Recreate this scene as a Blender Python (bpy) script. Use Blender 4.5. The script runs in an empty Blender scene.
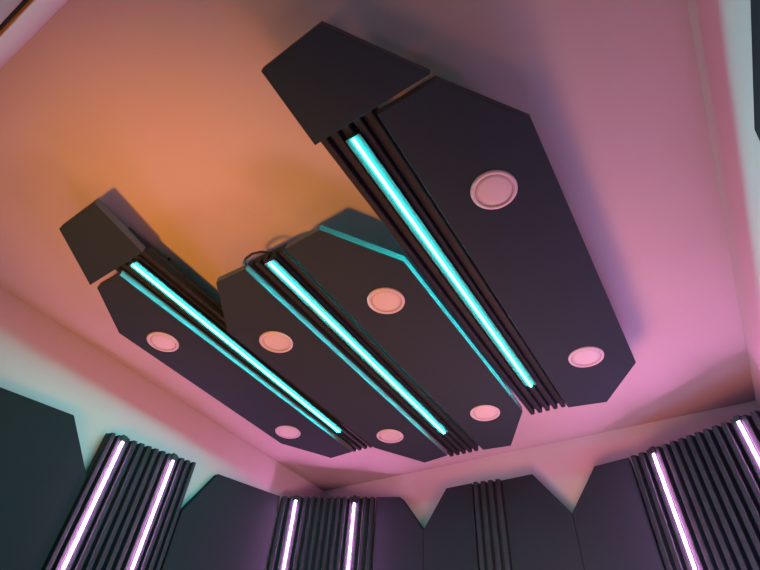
import bpy, bmesh, math
from mathutils import Vector, Matrix

# ---------------------------------------------------------------- scale
# the survey of the room is in units of H = height of the ceiling above the eye
H = 1.5
EYE = 1.1
CEIL = EYE + H


def W(x, y, z):
    return Vector((x * H, y * H, EYE + z * H))


scene = bpy.context.scene
COL = scene.collection


# ---------------------------------------------------------------- materials
def new_mat(name):
    m = bpy.data.materials.new(name)
    m.use_nodes = True
    nt = m.node_tree
    nt.nodes.clear()
    out = nt.nodes.new('ShaderNodeOutputMaterial')
    return m, nt, out


def surf(name, col, rough=0.8, var=0.08, scale=30.0, bump=0.0, bump_scale=200.0, metallic=0.0, spec=0.5, sheen=0.0):
    m, nt, out = new_mat(name)
    b = nt.nodes.new('ShaderNodeBsdfPrincipled')
    tc = nt.nodes.new('ShaderNodeTexCoord')
    n = nt.nodes.new('ShaderNodeTexNoise')
    n.inputs['Scale'].default_value = scale
    n.inputs['Detail'].default_value = 4
    r = nt.nodes.new('ShaderNodeValToRGB')
    r.color_ramp.elements[0].position = 0.3
    r.color_ramp.elements[1].position = 0.7
    r.color_ramp.elements[0].color = (*[c * (1 - var) for c in col], 1)
    r.color_ramp.elements[1].color = (*[min(1, c * (1 + var)) for c in col], 1)
    nt.links.new(tc.outputs['Object'], n.inputs['Vector'])
    nt.links.new(n.outputs['Fac'], r.inputs['Fac'])
    nt.links.new(r.outputs['Color'], b.inputs['Base Color'])
    b.inputs['Roughness'].default_value = rough
    b.inputs['Metallic'].default_value = metallic
    b.inputs['Specular IOR Level'].default_value = spec
    b.inputs['Sheen Weight'].default_value = sheen
    if bump:
        n2 = nt.nodes.new('ShaderNodeTexNoise')
        n2.inputs['Scale'].default_value = bump_scale
        n2.inputs['Detail'].default_value = 3
        bp = nt.nodes.new('ShaderNodeBump')
        bp.inputs['Strength'].default_value = bump
        bp.inputs['Distance'].default_value = 0.001
        nt.links.new(tc.outputs['Object'], n2.inputs['Vector'])
        nt.links.new(n2.outputs['Fac'], bp.inputs['Height'])
        nt.links.new(bp.outputs['Normal'], b.inputs['Normal'])
    nt.links.new(b.outputs[0], out.inputs[0])
    return m


def glow(name, col, strength):
    m, nt, out = new_mat(name)
    e = nt.nodes.new('ShaderNodeEmission')
    e.inputs['Color'].default_value = (*col, 1)
    e.inputs['Strength'].default_value = strength
    nt.links.new(e.outputs[0], out.inputs[0])
    return m


M = {
    'ceiling': surf('ceiling paint', (0.40, 0.395, 0.39), 0.9, 0.015, 4, 0.05, 300, spec=0.2),
    'wall': surf('wall paint', (0.44, 0.435, 0.43), 0.9, 0.015, 4, 0.05, 300, spec=0.2),
    'floor': surf('dark carpet', (0.02, 0.02, 0.022), 0.95, 0.25, 60, 0.4, 400, spec=0.1),
    'fabric': surf('charcoal felt', (0.0155, 0.034, 0.042), 0.92, 0.06, 350, 0.15, 900, spec=0.15),
    'wallfabric': surf('slate felt', (0.0125, 0.020, 0.024), 0.92, 0.06, 350, 0.15, 900, spec=0.15),
    'channel_shield': surf('grey anodised channel', (0.035, 0.040, 0.042), 0.8, 0.05, 60, spec=0.15),
    'edge': surf('lightened panel sides', (0.085, 0.095, 0.10), 0.85, 0.05, 200, spec=0.2),  # lighter than the felt, to strengthen the cyan glow on panel sides
    'slat': surf('black stained slats', (0.014, 0.022, 0.026), 0.7, 0.25, 40, 0.1, 200, spec=0.2),
    'black': surf('black metal', (0.012, 0.012, 0.013), 0.5, 0.1, 50, spec=0.4),
    'cable': surf('black cable', (0.01, 0.01, 0.01), 0.6, 0.1, 50, spec=0.3),
    'trim_white': surf('white downlight trim', (0.38, 0.42, 0.42), 0.45, 0.01, 20, spec=0.4),
    'lens': surf('frosted downlight lens', (0.40, 0.45, 0.45), 0.55, 0.01, 20, spec=0.3),
    'brass': surf('brass and warm-lit edge', (0.28, 0.17, 0.03), 0.5, 0.05, 40, metallic=0.3),  # on the door edge this colour stands for warm light from below
    'door': surf('grey door paint', (0.24, 0.22, 0.24), 0.6, 0.02, 5),
    'cyan': glow('cyan diffuser', (0.006, 1.0, 0.94), 185.0),
    'pink': glow('pink diffuser', (1.0, 0.31, 0.78), 180.0),
}


# ---------------------------------------------------------------- object helpers
def link(name, bm, mat, parent=None, smooth=False):
    bmesh.ops.recalc_face_normals(bm, faces=bm.faces)
    me = bpy.data.meshes.new(name)
    bm.to_mesh(me)
    bm.free()
    me.materials.append(mat)
    if smooth:
        for p in me.polygons:
            p.use_smooth = True
    o = bpy.data.objects.new(name, me)
    COL.objects.link(o)
    if parent is not None:
        o.parent = parent
        bpy.context.view_layer.update()
        # meshes are built in world space: keep them there
        o.matrix_parent_inverse = world_of(parent).inverted()
    return o


def world_of(o):
    m = Matrix.Translation(o.location)
    if o.parent is not None:
        return world_of(o.parent) @ o.matrix_parent_inverse @ m
    return m


def thing(name, label, cat, loc, group=None):
    o = bpy.data.objects.new(name, None)
    o.empty_display_size = 0.1
    o.location = loc
    COL.objects.link(o)
    o['label'] = label
    o['category'] = cat
    o['kind'] = 'thing'
    if group:
        o['group'] = group
    return o


def structure(o):
    o['kind'] = 'structure'
    return o


def loft(rings, mat_name=None, close=True):
    """two matching rings of points -> closed prism"""
    bm = bmesh.new()
    vs = [[bm.verts.new(p) for p in ring] for ring in rings]
    n = len(rings[0])
    for k in range(len(rings) - 1):
        for i in range(n):
            j = (i + 1) % n
            bm.faces.new((vs[k][i], vs[k][j], vs[k + 1][j], vs[k + 1][i]))
    caps = [bm.faces.new(vs[0]), bm.faces.new(list(reversed(vs[-1])))]
    bmesh.ops.recalc_face_normals(bm, faces=bm.faces)
    return bm


def bevel(bm, w, seg=2, angle=0.35):
    es = [e for e in bm.edges if len(e.link_faces) == 2 and e.calc_face_angle(0) > angle]
    bmesh.ops.bevel(bm, geom=es, offset=w, segments=seg, affect='EDGES', profile=0.6, clamp_overlap=True)
    return bm


def tri_caps(bm):
    big = [f for f in bm.faces if len(f.verts) > 4]
    bmesh.ops.triangulate(bm, faces=big)
    return bm


def box(x0, x1, y0, y1, z0, z1):
    return loft([[Vector((x0, y0, z)), Vector((x1, y0, z)), Vector((x1, y1, z)), Vector((x0, y1, z))] for z in (z0, z1)])


def tube(pts, r, n=8):
    bm = bmesh.new()
    rings = []
    up = Vector((0.3, 0.2, 1)).normalized()
    for i, p in enumerate(pts):
        a = pts[max(0, i - 1)]
        b = pts[min(len(pts) - 1, i + 1)]
        t = (b - a).normalized()
        u = t.cross(up).normalized()
        v = t.cross(u).normalized()
        rings.append([bm.verts.new(p + r * (math.cos(2 * math.pi * k / n) * u + math.sin(2 * math.pi * k / n) * v)) for k in range(n)])
    for k in range(len(rings) - 1):
        for i in range(n):
            j = (i + 1) % n
            bm.faces.new((rings[k][i], rings[k][j], rings[k + 1][j], rings[k + 1][i]))
    bm.faces.new(rings[0])
    bm.faces.new(list(reversed(rings[-1])))
    return bm


def lathe(cx, cy, prof, n=48):
    """profile of (radius, z) turned round a vertical axis; closed at radius 0"""
    bm = bmesh.new()
    rings = []
    for r, z in prof:
        if r < 1e-6:
            rings.append([bm.verts.new((cx, cy, z))])
        else:
            rings.append([bm.verts.new((cx + r * math.cos(2 * math.pi * k / n), cy + r * math.sin(2 * math.pi * k / n), z)) for k in range(n)])
    for a, b in zip(rings, rings[1:]):
        for i in range(n):
            j = (i + 1) % n
            if len(a) == 1:
                bm.faces.new((a[0], b[j], b[i]))
            elif len(b) == 1:
                bm.faces.new((a[i], a[j], b[0]))
            else:
                bm.faces.new((a[i], a[j], b[j], b[i]))
    return bm


def comb(width, n, board, rib, top_frac=0.50, foot_frac=0.66, grooves=()):
    """cross-section of a ribbed board: (u, d), d = 0 at its back, growing towards the room;
    grooves = [(index, u)]: the groove after that many ribs is centred on u"""
    keys = [(0, 0.0)] + list(grooves) + [(n, width)]

    def warp(k):
        for (i0, u0), (i1, u1) in zip(keys, keys[1:]):
            if k <= i1:
                return u0 + (u1 - u0) * (k - i0) / (i1 - i0)
    pts = [(0, 0), (0, board)]
    for k in range(n):
        a, e = warp(k), warp(k + 1)
        p, c = e - a, 0.5 * (a + e)
        f, t = foot_frac * p / 2, top_frac * p / 2
        r = rib
        pts += [(c - f, board), (c - t - 0.0008, board + r - 0.003), (c - t + 0.002, board + r),
                (c + t - 0.002, board + r), (c + t + 0.0008, board + r - 0.003), (c + f, board)]
    pts += [(width, board), (width, 0)]
    return pts


# ---------------------------------------------------------------- the room
XL, XR, YB, YF = -1.635, 0.284, 1.94, -0.128
xl, xr, yb, yf = XL * H, XR * H, YB * H, YF * H
T = 0.12
structure(link('floor', box(xl - T, xr + T, yf - T, yb + T, -0.1, 0.0), M['floor']))
structure(link('ceiling', box(xl - T, xr + T, yf - T, yb + T, CEIL, CEIL + 0.1), M['ceiling']))
structure(link('wall_left', box(xl - T, xl, yf - T, yb + T, 0, CEIL), M['wall']))
structure(link('wall_right', box(xr, xr + T, yf - T, yb + T, 0, CEIL), M['wall']))
structure(link('wall_back', box(xl, xr, yb, yb + T, 0, CEIL), M['wall']))
# front wall with a door opening
dx0, dx1 = -1.22 * H, -0.46 * H
dtop = EYE + 0.787 * H
bm = bmesh.new()
for a in (box(xl, dx0, yf - T, yf, 0, CEIL), box(dx1, xr, yf - T, yf, 0, CEIL), box(dx0, dx1, yf - T, yf, dtop, CEIL)):
    tmp = bpy.data.meshes.new('tmp')
    a.to_mesh(tmp)
    a.free()
    bm.from_mesh(tmp)
    bpy.data.meshes.remove(tmp)
structure(link('wall_front', bm, M['wall']))
door = structure(link('door_1', box(dx0 + 0.014, dx1 - 0.014, yf - 0.055, yf - 0.014, 0.005, dtop - 0.016), M['door']))
fr = bmesh.new()
for a in (box(dx0, dx1, yf - 0.006, yf - 0.001, dtop - 0.007, dtop), box(dx0, dx0 + 0.007, yf - 0.010, yf - 0.001, 0, dtop - 0.007),
          box(dx1 - 0.007, dx1, yf - 0.010, yf - 0.001, 0, dtop - 0.007)):
    tmp = bpy.data.meshes.new('tmp')
    a.to_mesh(tmp)
    a.free()
    fr.from_mesh(tmp)
    bpy.data.meshes.remove(tmp)
link('door_lit_edge', fr, M['brass'], door)  # orange light on the lintel underside, put into the colour
gk = bmesh.new()
for a in (box(dx0, dx1, yf - 0.085, yf - 0.008, dtop - 0.013, dtop), box(dx0, dx0 + 0.013, yf - 0.085, yf - 0.012, 0, dtop - 0.013),
          box(dx1 - 0.013, dx1, yf - 0.085, yf - 0.012, 0, dtop - 0.013)):
    tmp = bpy.data.meshes.new('tmp')
    a.to_mesh(tmp)
    a.free()
    gk.from_mesh(tmp)
    bpy.data.meshes.remove(tmp)
link('door_gap_shade', gk, M['black'], door)  # dark strip standing for the shaded gap round the leaf
link('door_edge', box(dx0 + 0.014, dx1 - 0.014, yf - 0.020, yf - 0.0125, dtop - 0.020, dtop - 0.0165), M['wall'], door)
hd = lathe(0, 0, [(0, 0), (0.026, 0), (0.026, 0.008), (0.010, 0.012), (0.010, 0.035), (0.024, 0.045), (0.028, 0.058), (0.02, 0.07), (0, 0.072)], 24)
bmesh.ops.transform(hd, matrix=Matrix.Translation((dx1 - 0.09, yf - 0.014, 1.0)) @ Matrix.Rotation(-math.pi / 2, 4, 'X'), verts=hd.verts)
link('door_knob', hd, M['brass'], door, True)


# ---------------------------------------------------------------- ceiling clouds
PT = 0.021          # panel thickness (units of H)
REC = 0.0225         # how far the slat tips sit above the panel face
RIB, BOARD = 0.019, 0.009
DISC_R = 0.0495


def flat_panel(name, poly, s, parent, mat=None):
    """poly: plan seen at ceiling scale; s: height of its lower face"""
    ring = [W(x * s, y * s, s) for x, y in poly]
    top = [W(x * s, y * s, s + PT) for x, y in poly]
    o = link(name, bevel(loft([ring, top]), 0.0015, 2), mat or M['fabric'], parent)
    o.data.materials.append(M['edge'])          # sides get a lighter colour so the strip glow shows stronger
    for f in o.data.polygons:
        if abs(f.normal.z) < 0.3:
            f.material_index = 1
    return o


def downlight(x, y, s, parent):
    c = W(x * s, y * s, s)
    r = DISC_R * H
    z = c.z
    prof = [(r * 0.80, z + 0.004), (r * 0.80, z - 0.003), (r * 0.86, z - 0.0055), (r * 0.94, z - 0.0055), (r * 0.99, z - 0.003), (r, z + 0.001), (r, z + 0.004)]
    d = link('downlight', lathe(c.x, c.y, prof), M['trim_white'], parent, True)
    link('lens', lathe(c.x, c.y, [(0, z - 0.0022), (r * 0.6, z - 0.0022), (r * 0.80, z - 0.0012), (r * 0.81, z + 0.003)]), M['lens'], d, True)
    return d


def cloud(label, s, panels, slat_x, slat_y, led, spots, end=None, cable=False):
    """slat_x, slat_y are seen at ceiling scale at the height of the slat tips"""
    st = s + REC
    cx = 0.25 * sum(slat_x) * st
    cy = 0.5 * (slat_y[0] + slat_y[1]) * st
    t = thing('hanging_acoustic_panel', label, 'acoustic panel', W(cx, cy, s + PT), 'hanging acoustic panels on the ceiling')
    for poly in panels:
        flat_panel('panel', poly, s, t)
    if end:
        flat_panel('end_panel', end, s, t)
    for x, y in spots:
        downlight(x, y, s, t)
    # ribbed board
    xa0, xa1, xb0, xb1 = [v * st * H for v in slat_x]        # near end, far end
    x0, x1 = max(xa0, xb0), min(xa1, xb1)
    y0, y1 = slat_y[0] * st * H, slat_y[1] * st * H
    zback = EYE + (st + RIB + BOARD) * H
    rings = []
    for xs, xe, y in ((xa0, xa1, y0), (xb0, xb1, y1)):
        rings.append([Vector((xs + u, y, zback - d)) for u, d in comb(xe - xs, 5, BOARD * H, RIB * H)])
    bm = loft(rings)
    link('slats', tri_caps(bm), M['slat'], t)
    # battens and hanger rods between the board and the ceiling
    px = [p[0] * s * H for poly in panels for p in poly]
    bx0, bx1 = min(px) + 0.16, max(px) - 0.16
    bx0, bx1 = min(bx0, x0 + 0.02), max(bx1, x1 - 0.02)
    for yy in (y0 + 0.22, 0.5 * (y0 + y1), y1 - 0.22):
        bt = link('batten', box(bx0, bx1, yy - 0.02, yy + 0.02, zback, zback + 0.022), M['black'], t)
        for xx in (x0 + 0.04, x1 - 0.04):
            link('hanger_rod', tube([Vector((xx, yy, zback + 0.02)), Vector((xx, yy, CEIL))], 0.005), M['black'], bt)
        # short blocks carrying the fabric panels
        for poly in panels:
            ax0 = max(bx0, min(p[0] for p in poly) * s * H + 0.05)
            ax1 = min(bx1, max(p[0] for p in poly) * s * H - 0.05)
            if ax1 - ax0 > 0.04:
                mx = 0.5 * (ax0 + ax1)
                link('spacer_block', box(mx - 0.02, mx + 0.02, yy - 0.02, yy + 0.02, EYE + (s + PT) * H, zback), M['black'], bt)
    if end:
        ex = sum(p[0] for p in end) / 4 * s * H
        ey = sum(p[1] for p in end) / 4 * s * H
        link('spacer_block', box(ex - 0.04, ex + 0.04, ey - 0.03, ey + 0.03, EYE + (s + PT) * H, EYE + st * H + 0.004), M['black'], t)
    # the light strip: a round diffuser held by a shallow channel under the middle rib, just above the level of the panel faces
    zt = s + 0.0036
    (Xa, Ya), (Xb, Yb) = [(x * zt * H, y * zt * H) for x, y in led]
    Z = EYE + zt * H
    pr = [(0.0060 * math.cos(q), 0.0036 * math.sin(q)) for q in [2 * math.pi * k / 16 for k in range(16)]]
    ls = link('light_strip', loft([[Vector((x + u, y, Z + d)) for u, d in pr] for x, y in ((Xa, Ya), (Xb, Yb))]), M['cyan'], t)
    zc = EYE + st * H + 0.002
    tee = [(-0.026, 0.0042), (-0.004, 0.0042), (-0.003, 0.0020), (0.003, 0.0020), (0.004, 0.0042), (0.026, 0.0042), (0.026, 0.0062), (0.004, 0.0062), (0.004, zc - Z), (-0.004, zc - Z), (-0.004, 0.0062), (-0.026, 0.0062)]  # wide flange added to stop upward spill and catch a halo
    link('channel_shield', tri_caps(loft([[Vector((x + u, y, Z + d)) for u, d in tee] for x, y in ((Xa, Ya - 0.004), (Xb, Yb + 0.004))])), M['channel_shield'], ls)
    if cable:
        pts = [W(a, b, c) for a, b, c in ((-.785, .55, .905), (-.782, .497, .896), (-.774, .482, .889), (-.760, .474, .886),
                                          (-.735, .470, .886), (-.712, .478, .889), (-.700, .497, .896), (-.697, .55, .905))]
        link('cable', tube(pts, 0.005), M['cable'], t, True)
    return t


SL, SM, SR = 0.905, 0.862, 0.880
cloud('narrow ceiling acoustic panel nearest the left wall, cyan strip right of its two round lights', SL,
      [[(-1.357, .395), (-1.488, .573), (-1.498, 1.439), (-1.376, 1.652), (-1.253, 1.643), (-1.244, .395)]],
      (-1.246, -1.092, -1.256, -1.108), (.300, 1.646), ((-1.172, .388), (-1.199, 1.468)),
      [(-1.388, .680), (-1.401, 1.371)],
      end=[(-1.243, .195), (-1.074, .191), (-1.105, .370), (-1.366, .377)])
cloud('middle ceiling acoustic panel, four round lights either side of its cyan strip', SM,
      [[(-1.007, .563), (-1.146, .752), (-1.140, 1.654), (-1.008, 1.875), (-.884, 1.856), (-.889, .566)],
       [(-.736, .564), (-.611, .557), (-.471, .764), (-.462, 1.652), (-.602, 1.889), (-.722, 1.874)]],
      (-.888, -.738, -.884, -.736), (.566, 1.872), ((-.809, .582), (-.806, 1.669)),
      [(-1.033, .869), (-1.022, 1.593), (-.599, .875), (-.593, 1.598)], cable=True)
cloud('large ceiling acoustic panel nearest the right wall, cyan strip left of its two round lights', SR,
      [[(-.307, .366), (-.164, .364), (-.028, .542), (-.026, 1.526), (-.169, 1.724), (-.303, 1.700)]],
      (-.462, -.307, -.450, -.302), (.270, 1.690), ((-.385, .386), (-.375, 1.502)),
      [(-.166, .669), (-.159, 1.421)],
      end=[(-.464, .164), (-.305, .157), (-.168, .348), (-.470, .355)])


# ---------------------------------------------------------------- wall panels
ZSTRIP = 0.33   # lower end of the wall light strips
ZB = -EYE / H   # lower edge of the wall panels (units of H)


def wall_prism(poly, p, q, depth):
    """poly in (fraction along p->q, z); p->q is the face line in plan, the wall is on its left when walking p->q"""
    P, Q = Vector((p[0], p[1], 0)), Vector((q[0], q[1], 0))
    d = Q - P
    n = Vector((-d.y, d.x, 0)).normalized()   # points left of p->q: away from the room
    A = [W(*(P + d * f).xy, z) for f, z in poly]
    B = [a + n * depth * H for a in A]
    return loft([A, B])


def felt(label, poly, p, q, depth, group):
    P, Q = Vector(p), Vector(q)
    f = sum(a for a, _ in poly) / len(poly)
    c = P + (Q - P) * f
    t = link('acoustic_panel', bevel(wall_prism(poly, p, q, depth), 0.004, 2), M['wallfabric'])
    # origin at its foot
    o = W(c.x, c.y, ZB)
    t.data.transform(Matrix.Translation(-o))
    t.location = o
    t['label'] = label
    t['category'] = 'acoustic panel'
    t['kind'] = 'thing'
    t['group'] = group
    return t


def ribbed(label, p, q, z0, z1, n, leds, group, depth=0.030, proud=0.004, foot=ZSTRIP):
    """ribbed board between p and q (face line in plan), top edge from z0 to z1, leds = list of (fraction, top z)"""
    P, Q = Vector((p[0], p[1], 0)), Vector((q[0], q[1], 0))
    d = Q - P
    L = d.length
    e = d.normalized()
    nrm = Vector((-e.y, e.x, 0))      # away from the room
    mid = P + d * 0.5
    t = thing('slatted_panel', label, 'slatted panel', W(mid.x, mid.y, ZB), group)
    rib = 0.019
    board = depth - rib
    prof = comb(L * H, n, board * H, rib * H, grooves=[(k, f * L * H) for f, zt, k in leds])
    prof = [(u / H, dd / H) for u, dd in prof]
    back = depth - proud

    def at(u, dd, z):
        s = P + e * u + nrm * (back - dd)
        return W(s.x, s.y, z)
    bm = loft([[at(u, dd, ZB) for u, dd in prof], [at(u, dd, z0 + (z1 - z0) * u / L) for u, dd in prof]])
    link('slats', tri_caps(bm), M['slat'], t)
    hw, hd = 0.0030, 0.0040
    sit = depth + 0.0020
    for f, zt, k in leds:
        u = f * L
        pr = [(-hw, 0), (-hw, hd * .6), (-hw * .6, hd), (hw * .6, hd), (hw, hd * .6), (hw, 0)]
        st = link('light_strip', loft([[at(u + a, sit + b, z) for a, b in pr] for z in (foot, zt)]), M['pink'], t)
        ztop = z0 + (z1 - z0) * f
        pr = [(-0.009, 0), (-0.009, 0.008), (0.009, 0.008), (0.009, 0)]
        link('strip_clip', loft([[at(u + a, depth - 0.003 + b, z) for a, b in pr] for z in (zt + 0.002, ztop + 0.003)]), M['black'], st)
    return t


FX = -1.595
# left wall: p->q must have the wall on its left, so walk towards +Y with the wall (x smaller) on the left
pL, qL = (FX, 0.0), (FX, 1.0)      # fraction == Y
GW = 'felt panels on the walls'
GS = 'slatted panels on the walls'
felt('large dark felt panel at the left edge of the picture, beside the left wall slats',
     [(.05, ZB), (.7500, ZB), (.7500, .590), (.620, .739), (.05, .673)], pL, qL, 0.030, GW)
ribbed('black slatted panel on the left wall, with two pink light strips', (FX, .752), (FX, 1.120), .744, .791, 13,
       [((.803 - .752) / .368, .731, 2), ((1.011 - .752) / .368, .754, 9)], GS)
felt('peaked dark felt panel between the left wall slats and the far left corner slats',
     [(1.122, ZB), (1.596, ZB), (1.596, .842), (1.235, .797), (1.124, .613)], pL, qL, 0.030, GW)
# back left corner, set across it
ribbed('black slatted panel across the far left corner, with two pink light strips', (-1.594, 1.601), (-1.2605, 1.868), .842, .884, 14,
       [(.162, .828, 2), (.775, .844, 11)], GS)
FY = 1.87
pB, qB = (0.0, FY), (1.0, FY)     # fraction == X
felt('narrow felt panel on the back wall, just right of the far left corner slats',
     [(-1.2584, ZB), (-1.0169, ZB), (-1.0159, 0.7106), (-1.1311, 0.8642), (-1.2584, 0.8855)], pB, qB, 0.040, GW)
felt('felt panel on the back wall, left of the plain unlit slats',
     [(-1.0148, ZB), (-0.7854, ZB), (-0.7844, 0.8663), (-0.9026, 0.8652), (-1.0148, 0.7106)], pB, qB, 0.040, GW)
ribbed('narrow plain slatted panel on the back wall, without light strips', (-.7835, FY), (-.6540, FY), .8665, .8585, 4, [], GS, proud=0.006)
felt('felt panel on the back wall, right of the plain unlit slats',
     [(-0.6530, ZB), (-0.4094, ZB), (-0.4084, 0.6924), (-0.5276, 0.8572), (-0.6530, 0.8551)], pB, qB, 0.040, GW)
felt('felt panel on the back wall, just left of the far right corner slats',
     [(-0.4074, ZB), (-0.1698, ZB), (-0.1688, 0.8521), (-0.2931, 0.8430), (-0.4074, 0.6924)], pB, qB, 0.040, GW)
# back right corner
ribbed('wide black slatted panel across the far right corner, with two pink light strips', (-.1678, 1.870), (.262, 1.612), .852, .806, 16,
       [(.203, .821, 3), (.807, .799, 13)], GS)
# right wall, walking towards the camera
FR = 0.262
pR, qR = (FR, 0.0), (FR, -1.0)    # fraction == -Y
felt('dark felt panel on the right wall, only its corner showing at top right',
     [(-.735, ZB), (-.05, ZB), (-.05, .655), (-.577, .722), (-.735, .560)], pR, qR, 0.018, GW)
ribbed('unseen slatted panel on the right wall, its pink strips added to light the ceiling', (FR, 1.105), (FR, .738), .700, .680, 13,  # out of view, added so its strips light the right of the ceiling
       [(.19, .675, 3), (.81, .665, 10)], GS, depth=0.020, foot=0.48)

felt('dark felt panel on the right wall, between its slats and the far right corner slats',
     [(-1.560, ZB), (-1.112, ZB), (-1.112, .560), (-1.225, .720), (-1.560, .750)], pR, qR, 0.018, GW)

# ---------------------------------------------------------------- light
def lamp(name, kind, loc, energy, col, **kw):
    l = bpy.data.lights.new(name, kind)
    l.energy = energy
    l.color = col
    for k, v in kw.items():
        setattr(l, k, v)
    o = bpy.data.objects.new(name, l)
    o.location = loc
    COL.objects.link(o)
    return o


def aim(o, target):
    o.rotation_euler = (Vector(target) - o.location).to_track_quat('-Z', 'Y').to_euler()


# warm lamp standing low by the door, its beam up towards the ceiling
a = lamp('warm_lamp', 'SPOT', W(-.78, -.04, -.28), 185, (1.0, 0.295, 0.0), spot_size=math.radians(76), spot_blend=0.95, shadow_soft_size=0.09)
aim(a, W(-.97, .62, 1.0))
# pink lamp mid-room; rose and lilac are added fills to brighten the back
lamp('pink_lamp', 'POINT', W(-.60, .60, -.40), 26, (1.0, 0.28, 0.08), shadow_soft_size=0.25)
lamp('rose_fill', 'POINT', W(-.40, 1.28, .25), 57, (1.0, 0.28, 0.22), shadow_soft_size=0.2)  # unseen fill added to redden the back and right wall bands
lamp('lilac_fill', 'POINT', W(-.12, 1.48, .20), 21, (0.36, 0.44, 1.0), shadow_soft_size=0.2)  # unseen fill added to bring lavender to the far ceiling

w = bpy.data.worlds.new('World')
w.use_nodes = True
w.node_tree.nodes['Background'].inputs['Color'].default_value = (0.02, 0.02, 0.025, 1)
w.node_tree.nodes['Background'].inputs['Strength'].default_value = 0.2
scene.world = w

# ---------------------------------------------------------------- camera
right = Vector((0.84490371, 0.53165465, 0.05900041))
down = Vector((-0.34309408, 0.62323244, -0.70275726))
fwd = Vector((-0.41039514, 0.57351953, 0.70897897))
cd = bpy.data.cameras.new('camera')
cd.sensor_fit = 'HORIZONTAL'
cd.sensor_width = 36.0
cd.lens = 481.42 / 760 * 36.0
cd.clip_start = 0.01
cam = bpy.data.objects.new('camera', cd)
m3 = Matrix((right, -down, -fwd)).transposed()
cam.matrix_world = Matrix.Translation(W(0, 0, 0)) @ m3.to_4x4()
COL.objects.link(cam)
scene.camera = cam

scene.view_settings.view_transform = 'Standard'
scene.view_settings.look = 'None'
scene.view_settings.exposure = 0.0
scene.view_settings.gamma = 1.0
scene.view_settings.use_curve_mapping = False
scene.cycles.use_denoising = True
scene.cycles.sample_clamp_indirect = 4.0
scene.cycles.diffuse_bounces = 1
